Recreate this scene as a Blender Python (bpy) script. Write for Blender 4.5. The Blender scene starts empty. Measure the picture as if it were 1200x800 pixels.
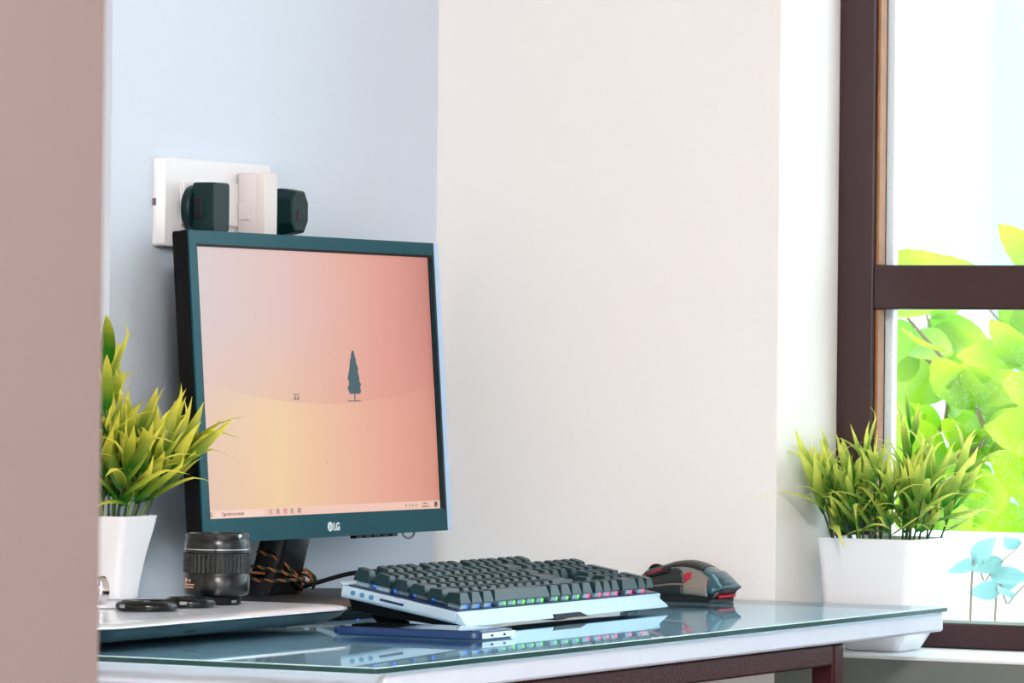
import bpy, math, random
from mathutils import Vector, Matrix
random.seed(7)
PI = math.pi
scene = bpy.context.scene
COL = scene.collection
ZD = 0.75                                   # height of the desk's glass top; most numbers below are relative to it

# ------------------------------------------------------------------ camera
yaw, pitch, roll = 0.48372, 0.00377, 0.01055
fw = Vector((-math.sin(yaw)*math.cos(pitch), math.cos(yaw)*math.cos(pitch), math.sin(pitch)))
rt = Vector((math.cos(yaw), math.sin(yaw), 0)); up = rt.cross(fw)
r2 = math.cos(roll)*rt + math.sin(roll)*up; u2 = -math.sin(roll)*rt + math.cos(roll)*up
cam_d = bpy.data.cameras.new('camera'); cam = bpy.data.objects.new('camera', cam_d); COL.objects.link(cam)
M = Matrix((r2, u2, -fw)).transposed().to_4x4(); M.translation = Vector((2.524, -4.62195, 0.25376+ZD))
cam.matrix_world = M
cam_d.sensor_width = 36.0; cam_d.lens = 5572.59/1200*36; cam_d.clip_start = .05; cam_d.clip_end = 200
cam_d.dof.use_dof = True; cam_d.dof.focus_distance = 4.55; cam_d.dof.aperture_fstop = 36
scene.camera = cam

# ------------------------------------------------------------------ sky, lights, exposure
def srgb(r, g, b):
    f = lambda c: (c/255/12.92) if c/255 <= .04045 else ((c/255+.055)/1.055)**2.4
    return (f(r), f(g), f(b), 1)
world = bpy.data.worlds.new('sky'); scene.world = world; world.use_nodes = True
bg = world.node_tree.nodes['Background']; bg.inputs[0].default_value = (.76, .92, 1.0, 1); bg.inputs[1].default_value = 2.3
def area(name, loc, target, sx, sy, power, color, portal=False):
    d = bpy.data.lights.new(name, 'AREA'); d.shape = 'RECTANGLE'; d.size = sx; d.size_y = sy; d.energy = power; d.color = color
    if portal: d.cycles.is_portal = True
    o = bpy.data.objects.new(name, d); COL.objects.link(o); o.location = loc
    o.rotation_euler = (Vector(target)-Vector(loc)).to_track_quat('-Z', 'Y').to_euler(); o['kind'] = 'helper'
    return o
area('window_portal', (1.06, .23, ZD+.6), (1.06, -1, ZD+.6), 1.3, 1.35, 1, (1, 1, 1), True)
area('side_window_portal', (3.62, -2.1, 1.5), (0, -2.1, 1.5), 1.2, 1.0, 1, (1, 1, 1), True)
vs = scene.view_settings
vs.view_transform = 'Standard'; vs.look = 'None'; vs.exposure = 1.0; vs.gamma = 1.0; vs.use_curve_mapping = False
FILL_POWER = 112

# ------------------------------------------------------------------ materials
MATS = {}
def mat(name, col, rough=.5, metal=0, spec=.5, emit=None, es=0, coat=0, bump=0, bscale=200, var=0, vscale=30, trans=0):
    if name in MATS: return MATS[name]
    m = bpy.data.materials.new(name); m.use_nodes = True; nt = m.node_tree; p = nt.nodes['Principled BSDF']
    c = col if len(col) == 4 else srgb(*col)
    p.inputs['Base Color'].default_value = c; p.inputs['Roughness'].default_value = rough; p.inputs['Metallic'].default_value = metal
    p.inputs['Specular IOR Level'].default_value = spec; p.inputs['Coat Weight'].default_value = coat
    p.inputs['Transmission Weight'].default_value = trans
    if emit is not None:
        p.inputs['Emission Color'].default_value = emit if len(emit) == 4 else srgb(*emit); p.inputs['Emission Strength'].default_value = es
    tc = None
    if bump or var:
        tc = nt.nodes.new('ShaderNodeTexCoord')
    if bump:
        n = nt.nodes.new('ShaderNodeTexNoise'); n.inputs['Scale'].default_value = bscale; n.inputs['Detail'].default_value = 3
        b = nt.nodes.new('ShaderNodeBump'); b.inputs['Strength'].default_value = bump; b.inputs['Distance'].default_value = .002
        nt.links.new(tc.outputs['Object'], n.inputs['Vector']); nt.links.new(n.outputs['Fac'], b.inputs['Height']); nt.links.new(b.outputs['Normal'], p.inputs['Normal'])
    if var:
        n = nt.nodes.new('ShaderNodeTexNoise'); n.inputs['Scale'].default_value = vscale; n.inputs['Detail'].default_value = 4
        r = nt.nodes.new('ShaderNodeMix'); r.data_type = 'RGBA'
        r.inputs['A'].default_value = tuple(max(0, k*(1-var)) for k in c[:3])+(1,); r.inputs['B'].default_value = tuple(min(1, k*(1+var)) for k in c[:3])+(1,)
        nt.links.new(tc.outputs['Object'], n.inputs['Vector']); nt.links.new(n.outputs['Fac'], r.inputs['Factor']); nt.links.new(r.outputs['Result'], p.inputs['Base Color'])
    MATS[name] = m
    return m

def thin_glass(name, tint, dust=0.0, dscale=300, dustcol=(.9, .95, 1, 1), refl=(1, 1, 1, 1)):
    m = bpy.data.materials.new(name); m.use_nodes = True; nt = m.node_tree; nt.nodes.clear()
    out = nt.nodes.new('ShaderNodeOutputMaterial'); tr = nt.nodes.new('ShaderNodeBsdfTransparent'); tr.inputs[0].default_value = tint
    gl = nt.nodes.new('ShaderNodeBsdfGlossy'); gl.inputs['Roughness'].default_value = .02
    fr = nt.nodes.new('ShaderNodeFresnel'); ge = nt.nodes.new('ShaderNodeNewGeometry'); io = nt.nodes.new('ShaderNodeMapRange')
    io.inputs['To Min'].default_value = 1.5; io.inputs['To Max'].default_value = 1/1.5; nt.links.new(ge.outputs['Backfacing'], io.inputs['Value']); nt.links.new(io.outputs[0], fr.inputs[0])
    gl.inputs[0].default_value = refl
    mx = nt.nodes.new('ShaderNodeMixShader'); nt.links.new(fr.outputs[0], mx.inputs[0]); nt.links.new(tr.outputs[0], mx.inputs[1]); nt.links.new(gl.outputs[0], mx.inputs[2])
    last = mx
    if dust:
        tc = nt.nodes.new('ShaderNodeTexCoord'); n = nt.nodes.new('ShaderNodeTexVoronoi'); n.inputs['Scale'].default_value = dscale
        n2 = nt.nodes.new('ShaderNodeTexNoise'); n2.inputs['Scale'].default_value = dscale*.06
        lt = nt.nodes.new('ShaderNodeMath'); lt.operation = 'LESS_THAN'; lt.inputs[1].default_value = .16
        gt = nt.nodes.new('ShaderNodeMath'); gt.operation = 'GREATER_THAN'; gt.inputs[1].default_value = .5
        mu = nt.nodes.new('ShaderNodeMath'); mu.operation = 'MULTIPLY'; mu2 = nt.nodes.new('ShaderNodeMath'); mu2.operation = 'MULTIPLY'; mu2.inputs[1].default_value = dust
        d = nt.nodes.new('ShaderNodeBsdfDiffuse'); d.inputs[0].default_value = dustcol; t2 = nt.nodes.new('ShaderNodeBsdfTranslucent'); t2.inputs[0].default_value = dustcol
        ad = nt.nodes.new('ShaderNodeAddShader'); nt.links.new(d.outputs[0], ad.inputs[0]); nt.links.new(t2.outputs[0], ad.inputs[1])
        nt.links.new(tc.outputs['Object'], n.inputs['Vector']); nt.links.new(tc.outputs['Object'], n2.inputs['Vector'])
        nt.links.new(n.outputs['Distance'], lt.inputs[0]); nt.links.new(n2.outputs['Fac'], gt.inputs[0])
        nt.links.new(lt.outputs[0], mu.inputs[0]); nt.links.new(gt.outputs[0], mu.inputs[1]); nt.links.new(mu.outputs[0], mu2.inputs[0])
        m2 = nt.nodes.new('ShaderNodeMixShader'); nt.links.new(mu2.outputs[0], m2.inputs[0]); nt.links.new(mx.outputs[0], m2.inputs[1]); nt.links.new(ad.outputs[0], m2.inputs[2]); last = m2
    nt.links.new(last.outputs[0], out.inputs[0])
    MATS[name] = m
    return m

def leaf_mat(name, base, tip, length, rough=.35, transl=.35, pos0=.2, pos1=.8):
    """green at the base, yellower at the tip, along the leaf's own length (local z)"""
    m = bpy.data.materials.new(name); m.use_nodes = True; nt = m.node_tree; p = nt.nodes['Principled BSDF']
    tc = nt.nodes.new('ShaderNodeTexCoord'); sp = nt.nodes.new('ShaderNodeSeparateXYZ'); mr = nt.nodes.new('ShaderNodeMapRange')
    mr.inputs['From Min'].default_value = 0; mr.inputs['From Max'].default_value = length
    no = nt.nodes.new('ShaderNodeTexNoise'); no.inputs['Scale'].default_value = 3/length
    oi = nt.nodes.new('ShaderNodeObjectInfo')
    ad = nt.nodes.new('ShaderNodeMath'); ad.operation = 'MULTIPLY_ADD'; ad.inputs[1].default_value = .35
    a2 = nt.nodes.new('ShaderNodeMath'); a2.operation = 'MULTIPLY_ADD'; a2.inputs[1].default_value = .35
    dv = nt.nodes.new('ShaderNodeMath'); dv.operation = 'DIVIDE'; dv.inputs[1].default_value = 1.7
    cr = nt.nodes.new('ShaderNodeValToRGB'); el = cr.color_ramp.elements; el.new(.5)
    c0, c1 = srgb(*base), srgb(*tip)
    for e_, ps, cc in zip(el, (pos0, (pos0+pos1)/2, pos1), (c0, tuple(.62*x_+.38*y_ for x_, y_ in zip(c0, c1)), c1)): e_.position = ps; e_.color = cc
    nt.links.new(tc.outputs['Object'], sp.inputs[0]); nt.links.new(sp.outputs['Z'], mr.inputs['Value']); nt.links.new(tc.outputs['Object'], no.inputs['Vector'])
    nt.links.new(no.outputs['Fac'], ad.inputs[0]); nt.links.new(mr.outputs[0], ad.inputs[2])
    nt.links.new(oi.outputs['Random'], a2.inputs[0]); nt.links.new(ad.outputs[0], a2.inputs[2]); nt.links.new(a2.outputs[0], dv.inputs[0]); nt.links.new(dv.outputs[0], cr.inputs[0])
    nt.links.new(cr.outputs[0], p.inputs['Base Color']); p.inputs['Roughness'].default_value = rough
    t = nt.nodes.new('ShaderNodeBsdfTranslucent'); nt.links.new(cr.outputs[0], t.inputs[0])
    mx = nt.nodes.new('ShaderNodeMixShader'); mx.inputs[0].default_value = transl
    nt.links.new(p.outputs[0], mx.inputs[1]); nt.links.new(t.outputs[0], mx.inputs[2]); nt.links.new(mx.outputs[0], nt.nodes['Material Output'].inputs[0])
    MATS[name] = m
    return m

# ------------------------------------------------------------------ mesh helpers
class MB:
    def __init__(s): s.v = []; s.f = []; s.mi = []
    def add(s, vs, fs, mi=0):
        o = len(s.v); s.v += [tuple(p) for p in vs]; s.f += [tuple(i+o for i in f) for f in fs]; s.mi += [mi]*len(fs); return s
    def box(s, x0, x1, y0, y1, z0, z1, mi=0):
        v = [(x, y, z) for z in (z0, z1) for y in (y0, y1) for x in (x0, x1)]
        return s.add(v, [(0, 2, 3, 1), (4, 5, 7, 6), (0, 1, 5, 4), (2, 6, 7, 3), (0, 4, 6, 2), (1, 3, 7, 5)], mi)
    def rings(s, rs, cap=True, mi=0):
        n = len(rs[0]); v = [p for r in rs for p in r]; f = []
        for k in range(len(rs)-1):
            for i in range(n): j = (i+1) % n; f.append((k*n+i, k*n+j, (k+1)*n+j, (k+1)*n+i))
        if cap: f.append(tuple(range(n-1, -1, -1))); f.append(tuple((len(rs)-1)*n+i for i in range(n)))
        return s.add(v, f, mi)
    def prism(s, poly, z0, z1, mi=0): return s.rings([[(x, y, z0) for x, y in poly], [(x, y, z1) for x, y in poly]], True, mi)
    def lathe(s, prof, n=48, c=(0, 0), mi=0):
        return s.rings([[(c[0]+r*math.cos(2*PI*i/n), c[1]+r*math.sin(2*PI*i/n), z) for i in range(n)] for r, z in prof], True, mi)
    def tube(s, pts, r, n=8, mi=0, closed=False):
        pts = [Vector(p) for p in pts]; rs = []; N = len(pts); prev = None
        for k, p in enumerate(pts):
            if closed: t = pts[(k+1) % N]-pts[k-1]
            else: t = pts[min(k+1, N-1)]-pts[max(k-1, 0)]
            t.normalize()
            if prev is None:
                a = Vector((0, 0, 1)) if abs(t.z) < .9 else Vector((1, 0, 0)); b = t.cross(a).normalized()
            else: b = (prev-t*prev.dot(t)).normalized()
            prev = b; c = t.cross(b); rr = r(k/(N-1)) if callable(r) else r
            rs.append([p+rr*(math.cos(2*PI*i/n)*b+math.sin(2*PI*i/n)*c) for i in range(n)])
        if closed: rs.append(rs[0])
        return s.rings(rs, not closed, mi)
    def grid(s, P, nu, nv, mi=0):
        v = [P(i/nu, j/nv) for j in range(nv+1) for i in range(nu+1)]
        return s.add(v, [(j*(nu+1)+i, j*(nu+1)+i+1, (j+1)*(nu+1)+i+1, (j+1)*(nu+1)+i) for j in range(nv) for i in range(nu)], mi)
    def mesh(s, name, mats, smooth=False):
        me = bpy.data.meshes.new(name); me.from_pydata(s.v, [], s.f)
        for m in (mats if isinstance(mats, (list, tuple)) else [mats]): me.materials.append(m)
        for p, i in zip(me.polygons, s.mi): p.material_index = i; p.use_smooth = smooth
        me.update(); return me
    def build(s, name, mats, parent=None, smooth=False, bevel=0, seg=2, fix=True, solid=0):
        me = s.mesh(name, mats, smooth)
        if fix:
            import bmesh
            bm = bmesh.new(); bm.from_mesh(me); bmesh.ops.recalc_face_normals(bm, faces=bm.faces); bm.to_mesh(me); bm.free()
        o = bpy.data.objects.new(name, me); COL.objects.link(o); o.parent = parent
        if solid:
            md = o.modifiers.new('solid', 'SOLIDIFY'); md.thickness = solid; md.offset = -1
        if bevel:
            b = o.modifiers.new('bevel', 'BEVEL'); b.width = bevel; b.segments = seg; b.limit_method = 'ANGLE'; b.angle_limit = .6
        if smooth or bevel:
            for p in me.polygons: p.use_smooth = True
            e = o.modifiers.new('normals', 'WEIGHTED_NORMAL') if bevel else None
            if e: e.keep_sharp = True
            try: me.set_sharp_from_angle(angle=.7)
            except Exception: pass
        return o
def rrect(hx, hy, r, n=6, cx=0, cy=0):
    out = []
    for k, (sx, sy) in enumerate(((1, 1), (-1, 1), (-1, -1), (1, -1))):
        for i in range(n+1):
            a = PI/2*k+PI/2*i/n; out.append((cx+sx*(hx-r)+r*math.cos(a), cy+sy*(hy-r)+r*math.sin(a)))
    return out
def ring(poly, z): return [(x, y, z) for x, y in poly]
def empty(name, loc, rot=(0, 0, 0)):
    o = bpy.data.objects.new(name, None); COL.objects.link(o); o.location = loc; o.rotation_euler = rot; o.empty_display_size = .02; return o
def tag(o, label, cat, group=None):
    o['label'] = label; o['category'] = cat
    if group: o['group'] = group
    return o
def struct(o, label=None, cat=None):
    o['kind'] = 'structure'
    if label: o['label'] = label
    if cat: o['category'] = cat
    return o
def inst(name, me, parent, loc=(0, 0, 0), rot=(0, 0, 0), sc=(1, 1, 1)):
    o = bpy.data.objects.new(name, me); COL.objects.link(o); o.parent = parent; o.location = loc; o.rotation_euler = rot; o.scale = sc; return o
def text(name, body, size, m, parent, loc, rot, extrude=.0002, align='LEFT', offset=0):
    c = bpy.data.curves.new(name, 'FONT'); c.body = body; c.size = size; c.extrude = extrude; c.align_x = align; c.offset = offset; c.materials.append(m)
    t = bpy.data.objects.new(name, c); COL.objects.link(t)
    dg = bpy.context.evaluated_depsgraph_get(); me = bpy.data.meshes.new_from_object(t.evaluated_get(dg)); me.name = name
    bpy.data.objects.remove(t); 
    o = bpy.data.objects.new(name, me); COL.objects.link(o); o.parent = parent; o.location = loc; o.rotation_euler = rot; return o

# ------------------------------------------------------------------ the room
plaster = mat('cream wall paint', (244, 240, 237), .8, bump=.12, bscale=60, var=.02, vscale=3)
plaster_b = mat('daylight tinted side wall', (212, 222, 235), .75, bump=.12, bscale=60, var=.02, vscale=3)  # blue of the daylight mixed into this wall's base colour
mauve = mat('mauve partition paint', (100, 86, 85), .85, bump=.1, bscale=50, var=.04, vscale=2)
floor_m = mat('grey floor tile', (150, 146, 142), .5, var=.06, vscale=4)
ceil_m = mat('ceiling paint', (240, 238, 234), .9)
H = 2.7
WB = .22                                        # thickness of the window wall
WX0, WX1, SZ, WT = .416, 1.72, ZD-.054, ZD+1.25
def struct_box(name, boxes, m, label, cat):
    b = MB()
    for q in boxes: b.box(*q)
    return struct(b.build(name, m), label, cat)
struct_box('floor', [(-1.6, 3.8, -6.3, .25, -.05, 0)], floor_m, 'grey tiled floor under the desk', 'floor')
struct_box('ceiling', [(-1.6, 3.8, -6.3, .25, H, H+.05)], ceil_m, 'white painted ceiling', 'ceiling')
struct_box('wall_back', [(-.12, WX0, 0, WB, 0, H), (WX0, WX1, 0, WB, WT, H), (WX1, 3.8, 0, WB, 0, H)], plaster, 'cream painted wall with the window in it', 'wall')
struct_box('wall_below_sill', [(WX0, WX1, 0, WB, 0, SZ-.004)], mat('grey lower wall', (112, 118, 114), .85, bump=.2, bscale=40, var=.06, vscale=6), 'grey wall below the window sill', 'wall')  # wall section under the sill, set in a darker grey
struct_box('wall_left', [(-.12, 0, -.669, 0, 0, H)], plaster_b, 'white wall behind the monitor, tinted with blue daylight', 'wall')
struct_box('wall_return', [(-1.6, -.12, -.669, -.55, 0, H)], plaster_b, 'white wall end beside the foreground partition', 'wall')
struct_box('wall_far_left', [(-1.7, -1.6, -6.3, -.55, 0, H)], plaster, 'side wall of the room out of view', 'wall')
struct_box('wall_front', [(-1.6, 3.8, -6.4, -6.3, 0, H)], plaster, 'wall behind the viewer', 'wall')
struct_box('wall_right', [(3.6, 3.8, -6.3, -2.7, 0, H), (3.6, 3.8, -1.5, 0, 0, H), (3.6, 3.8, -2.7, -1.5, 0, 1.0), (3.6, 3.8, -2.7, -1.5, 2.0, H)], plaster, 'opposite wall with a second window', 'wall')
struct_box('wall_partition', [(1.22, 1.44, -3.6, -2.93, 0, H)], mauve, 'mauve painted partition edge in the blurred foreground', 'wall')

# window in the back wall
dark_wood = mat('dark maroon window paint', (52, 24, 28), .35, var=.15, vscale=8, bump=.1, bscale=40)
bead_wood = mat('brown bead wood', (150, 100, 62), .55, var=.3, vscale=60)
pale_strip = mat('pale outer bead', (245, 248, 255), .5)
pane_m = thin_glass('window pane glass', (.97, .99, .99, 1), .25, 330)
sill_m = mat('white sill paint', (240, 242, 244), .5, bump=.1, bscale=60)
win = struct(empty('window_1', (0, 0, 0)), 'dark maroon wooden window frame with two panes over a white sill', 'window')
FY0, FY1 = .155, .215
def wbox(name, q, m, bevel=.002): return MB().box(*q).build(name, m, win, bevel=bevel)
zb = SZ+.028
wbox('stile', (WX0, WX0+.043, FY0, FY1, SZ, WT), dark_wood)
wbox('stile', (1.047, 1.09, FY0, FY1, zb, WT-.043), dark_wood)
wbox('stile', (WX1-.043, WX1, FY0, FY1, SZ, WT), dark_wood)
wbox('top_rail', (WX0+.043, WX1-.043, FY0, FY1, WT-.043, WT), dark_wood)
wbox('bottom_rail', (WX0+.043, WX1-.043, FY0, FY1, SZ, zb), dark_wood)
TZ0, TZ1 = ZD+.313, ZD+.361
for x0, x1 in ((WX0+.043, 1.047), (1.09, WX1-.043)):
    wbox('transom', (x0, x1, FY0, FY1, TZ0, TZ1), dark_wood)
    for z0, z1 in ((zb, TZ0), (TZ1, WT-.043)):
        p = wbox('pane', (x0, x1, .179, .183, z0, z1), pane_m, 0)
        wbox('bead', (x0, x0+.004, .160, .178, z0, z1), bead_wood, .001)
        wbox('outer_bead', (x0, x0+.010, .188, .200, z0, z1), pale_strip, .001)
wbox('sill', (WX0, WX1, -.001, FY0-.0005, SZ-.0039, SZ), sill_m, .001)
# second window, in the opposite wall
w2 = struct(empty('window_2', (0, 0, 0)), 'second window in the opposite wall', 'window')
for q in ((3.66, 3.72, -2.7, -2.66, 1.0, 2.0), (3.66, 3.72, -1.54, -1.5, 1.0, 2.0), (3.66, 3.72, -2.66, -1.54, 1.0, 1.04), (3.66, 3.72, -2.66, -1.54, 1.96, 2.0), (3.66, 3.72, -2.12, -2.08, 1.04, 1.96)):
    MB().box(*q).build('frame_bar', dark_wood, w2, bevel=.002)
# unseen fill lamp behind the viewer, placed for warm interior light
lamp_on = mat('fill lamp diffuser', (255, 240, 225), .6, emit=(255, 226, 205), es=6)
cl = tag(empty('fill_lamp', (2.7, -4.3, H)), 'unseen square white fill lamp on the ceiling', 'lamp')
MB().prism(rrect(.42, .42, .05), -.05, 0).build('housing', mat('fill lamp housing', (235, 235, 235), .5), cl, bevel=.004)
MB().prism(rrect(.39, .39, .04), -.058, -.05).build('diffuser', lamp_on, cl)
area('fill_lamp_light', (2.7, -4.3, H-.07), (2.7, -4.3, 0), .75, .75, FILL_POWER, (1, .975, .96))

# ------------------------------------------------------------------ desk and glass
white_board = mat('white painted board', (212, 218, 234), .45, bump=.25, bscale=90, var=.03, vscale=40)
def rough_metal():
    m = mat('maroon speckled metal paint', (56, 14, 18), .4, spec=.2, bump=.3, bscale=330, var=.35, vscale=120); return m
maroon = rough_metal()
desk = tag(empty('desk', (0, 0, 0)), 'desk with a white painted board on a dark maroon metal frame', 'desk')
MB().box(.006, .612, -1.200, -.004, ZD-.026, ZD-.0055).build('board', white_board, desk, bevel=.003)
LX, LY = (.045, .594), (-1.14, -.262)
for x in LX:
    for y in LY:
        MB().box(x-.0125, x+.0125, y-.0125, y+.0125, 0, ZD-.027).build('leg', maroon, desk, bevel=.003)
for x in LX:
    MB().box(x-.0115, x+.0115, LY[0]+.0125, LY[1]-.0125, ZD-.048, ZD-.027).build('rail', maroon, desk, bevel=.002)
for y in LY:
    MB().box(LX[0]+.0125, LX[1]-.0125, y-.0115, y+.0115, ZD-.048, ZD-.027).build('rail', maroon, desk, bevel=.002)
glass_top = thin_glass('desk glass', (.74, .95, 1.0, 1), .30, 420, (.60, .80, .86, 1), (.88, .97, 1, 1))
glass_edge = mat('green glass edge', (0, 62, 60), .2, spec=.5)
clear_m = bpy.data.materials.new('clear glass underside'); clear_m.use_nodes = True; _n = clear_m.node_tree; _n.nodes.clear()
_o = _n.nodes.new('ShaderNodeOutputMaterial'); _t = _n.nodes.new('ShaderNodeBsdfTransparent'); _t.inputs[0].default_value = (.97, .995, 1, 1); _n.links.new(_t.outputs[0], _o.inputs[0])
arris = mat('painted arris highlight', (214, 240, 244), .2)  # bright edge highlight painted as a pale colour on the bevel
g = MB(); gp = lambda k: rrect(.306-k, .6105-k, .004, 3, .311, -.6135)
g.rings([ring(gp(0), ZD-.005), ring(gp(0), ZD-.0007), ring(gp(.0012), ZD)])
n_ = len(gp(0)); g.mi = [1]*n_+[2]*n_+[3, 0]
gl = g.build('glass_sheet', [glass_top, glass_edge, arris, clear_m]); tag(gl, 'clear glass sheet with a green edge lying over the white desk board', 'glass')

# ------------------------------------------------------------------ monitor  (local x = to its right, y = to its back, z up)
teal = mat('dark teal brushed bezel', (4, 74, 86), .34, spec=.14)
def brushed(m):
    nt = m.node_tree; p = nt.nodes['Principled BSDF']; tc = nt.nodes.new('ShaderNodeTexCoord'); mp = nt.nodes.new('ShaderNodeMapping'); mp.inputs['Scale'].default_value = (8, 8, 900)
    n = nt.nodes.new('ShaderNodeTexNoise'); n.inputs['Scale'].default_value = 1; b = nt.nodes.new('ShaderNodeBump'); b.inputs['Strength'].default_value = .12; b.inputs['Distance'].default_value = .0005
    nt.links.new(tc.outputs['Object'], mp.inputs[0]); nt.links.new(mp.outputs[0], n.inputs['Vector']); nt.links.new(n.outputs['Fac'], b.inputs['Height']); nt.links.new(b.outputs['Normal'], p.inputs['Normal'])
brushed(teal)
black = mat('black plastic', (6, 6, 10), .5, spec=.16)
gloss_black = mat('glossy black plastic', (7, 8, 11), .2, spec=.35)
dark_grey = mat('dark grey matt plastic', (44, 44, 44), .45)
edge_blue = mat('pale blue clear edge', (185, 212, 245), .2, spec=.6)
SW, SH = .476, .268
mon = tag(empty('monitor', (.098, -.402, ZD), (0, 0, PI/2)), 'dark teal framed computer monitor showing a lone tree on a peach screen', 'monitor')
tilt = .06976
def M2(p):                                          # panel coordinates (x, depth, height from screen bottom) to the monitor's own
    x, y, h = p; return (x, y*math.cos(tilt)+h*math.sin(tilt), .0943+h*math.cos(tilt)-y*math.sin(tilt))
def panel(mb): mb.v = [M2(p) for p in mb.v]; return mb
L_, R_, B_, T_ = -SW/2-.0145, SW/2+.0085, -.024, SH+.0155
b = MB()
for q in ((L_, -SW/2, B_, T_), (SW/2, R_, B_, T_), (-SW/2, SW/2, B_, 0), (-SW/2, SW/2, SH, T_)): b.box(q[0], q[1], -.003, -.0012, q[2], q[3])
panel(b).build('bezel', teal, mon)
b = MB()
for q in ((L_, -SW/2-.0008, B_, T_), (SW/2+.0008, R_, B_, T_), (-SW/2-.0008, SW/2+.0008, B_, -.0008), (-SW/2-.0008, SW/2+.0008, SH+.0008, T_)): b.box(q[0], q[1], -.00119, .006, q[2], q[3])
panel(b).build('frame_side', black, mon)
b = MB(); b.box(SW/2-.0005, SW/2+.0045, -.0033, -.0028, -.001, SH+.002); b.box(-SW/2-.001, SW/2, -.0033, -.0028, SH-.0005, SH+.0022); panel(b).build('inner_border', black, mon)
bk = MB(); 
def prect(x0, x1, z0, z1, y, r): return [(x, y, z) for x, z in rrect((x1-x0)/2, (z1-z0)/2, r, 4, (x0+x1)/2, (z0+z1)/2)]
bk.rings([prect(L_, R_, B_, T_, .0061, .004), prect(L_, R_, B_, T_, .016, .004), prect(L_+.03, R_-.03, B_+.03, T_-.03, .030, .01), prect(L_+.06, R_-.06, B_+.05, T_-.05, .040, .02)])
panel(bk).build('back_cover', black, mon, smooth=True)
e = MB(); e.box(R_+.0001, R_+.0115, -.0026, .005, B_+.001, T_-.001); panel(e).build('edge_strip', edge_blue, mon, bevel=.001)
# the lit picture
def picture(name, low, strength):
    sm = bpy.data.materials.new(name); sm.use_nodes = True; nt = sm.node_tree; p = nt.nodes['Principled BSDF']
    p.inputs['Base Color'].default_value = (.02, .02, .02, 1); p.inputs['Roughness'].default_value = .35; p.inputs['Specular IOR Level'].default_value = .25
    tc = nt.nodes.new('ShaderNodeTexCoord'); sp = nt.nodes.new('ShaderNodeSeparateXYZ'); nt.links.new(tc.outputs['Object'], sp.inputs[0])
    def rng(src, a, b):
        r = nt.nodes.new('ShaderNodeMapRange'); r.inputs['From Min'].default_value = a; r.inputs['From Max'].default_value = b; nt.links.new(src, r.inputs['Value']); return r.outputs[0]
    X, Z = rng(sp.outputs['X'], -SW/2, SW/2), rng(sp.outputs['Z'], .0943, .0943+SH)
    def ramp(src, stops):
        r = nt.nodes.new('ShaderNodeValToRGB'); nt.links.new(src, r.inputs[0]); el = r.color_ramp.elements
        while len(el) < len(stops): el.new(.5)
        for e_, (ps, c) in zip(el, stops): e_.position = ps; e_.color = srgb(*c)
        return r.outputs[0]
    def mixc(f, a, b_):
        x = nt.nodes.new('ShaderNodeMix'); x.data_type = 'RGBA'; nt.links.new(f, x.inputs['Factor']); nt.links.new(a, x.inputs['A']); nt.links.new(b_, x.inputs['B']); return x.outputs['Result']
    topc = ramp(X, [(0, (214, 196, 196)), (.35, (226, 190, 184)), (.62, (230, 172, 158)), (.82, (224, 152, 138)), (1, (200, 130, 120))])
    lowc = ramp(X, low)
    vz = ramp(Z, [(.05, (0, 0, 0)), (.38, (60, 60, 60)), (.75, (255, 255, 255))])
    nt.links.new(mixc(vz, lowc, topc), p.inputs['Emission Color']); p.inputs['Emission Strength'].default_value = strength
    return sm
sm = picture('lit desktop picture', [(0, (226, 188, 172)), (.3, (234, 190, 156)), (.55, (230, 172, 148)), (.8, (226, 154, 136)), (1, (212, 140, 122))], .46)
sc_ = MB(); sc_.box(-SW/2, SW/2, .0005, .004, 0, SH); scr = panel(sc_).build('screen', sm, mon)
def ink(name, col, es=1): return mat(name, (5, 5, 5), .5, emit=col, es=es*.5)
def pic(name, shapes, m):
    mb = MB()
    for poly in shapes:
        mb.rings([[(x-SW/2, .0003, z) for x, z in poly], [(x-SW/2, .0007, z) for x, z in poly]])
    return panel(mb).build(name, m, scr)
def rect(x0, x1, z0, z1): return [(x0, z0), (x1, z0), (x1, z1), (x0, z1)]
# hill below the horizon
hill = [(.0, .0086), (SW, .0086)]+[(SW*(1-k/30), .1125+.020*((k/30-.48)**2*4)) for k in range(31)]
pic('picture_hill', [hill], picture('sand part of the picture', [(0, (228, 190, 168)), (.30, (240, 203, 154)), (.55, (236, 184, 154)), (.8, (230, 162, 142)), (1, (214, 144, 126))], .465))
random.seed(3)
cx, z0, z1 = .304, .1225, .1675
lft, rgt = [], []
for k in range(15):
    t = k/14; w = .0148*(1-t)**.75*(1 if t > .1 else .7+3*t)+.0012; z = z0+(z1-z0)*t
    lft.append((cx-w*(1+random.uniform(-.22, .12)), z)); rgt.append((cx+w*(1+random.uniform(-.22, .12)), z))
tree_ink = ink('picture tree ink', (44, 84, 96), .9)
pic('picture_tree', [lft[::-1]+rgt, rect(cx-.001, cx+.001, .115, z0+.001), rect(cx-.014, cx+.012, .1145, .1155)], tree_ink)
pic('picture_mark', [rect(.178, .190, .1165, .1180), rect(.180, .183, .118, .1205), rect(.186, .189, .118, .1205), rect(.178, .190, .1215, .1228)], ink('picture mark ink', (150, 120, 112), .9))
pic('picture_mark', [rect(.238, .241, .049, .053)], MATS['picture mark ink'])
pic('taskbar', [rect(0, SW, 0, .0085)], ink('taskbar', (240, 196, 180), .95))
pic('search_box', [rect(.014, .108, .0008, .0078)], ink('search box', (246, 218, 206), .95))
tb = ink('taskbar ink', (120, 76, 72), .9); tb2 = ink('taskbar dark ink', (50, 44, 52), .9)
pic('task_icon', [rect(.003, .009, .002, .0065)], tb2)
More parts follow.
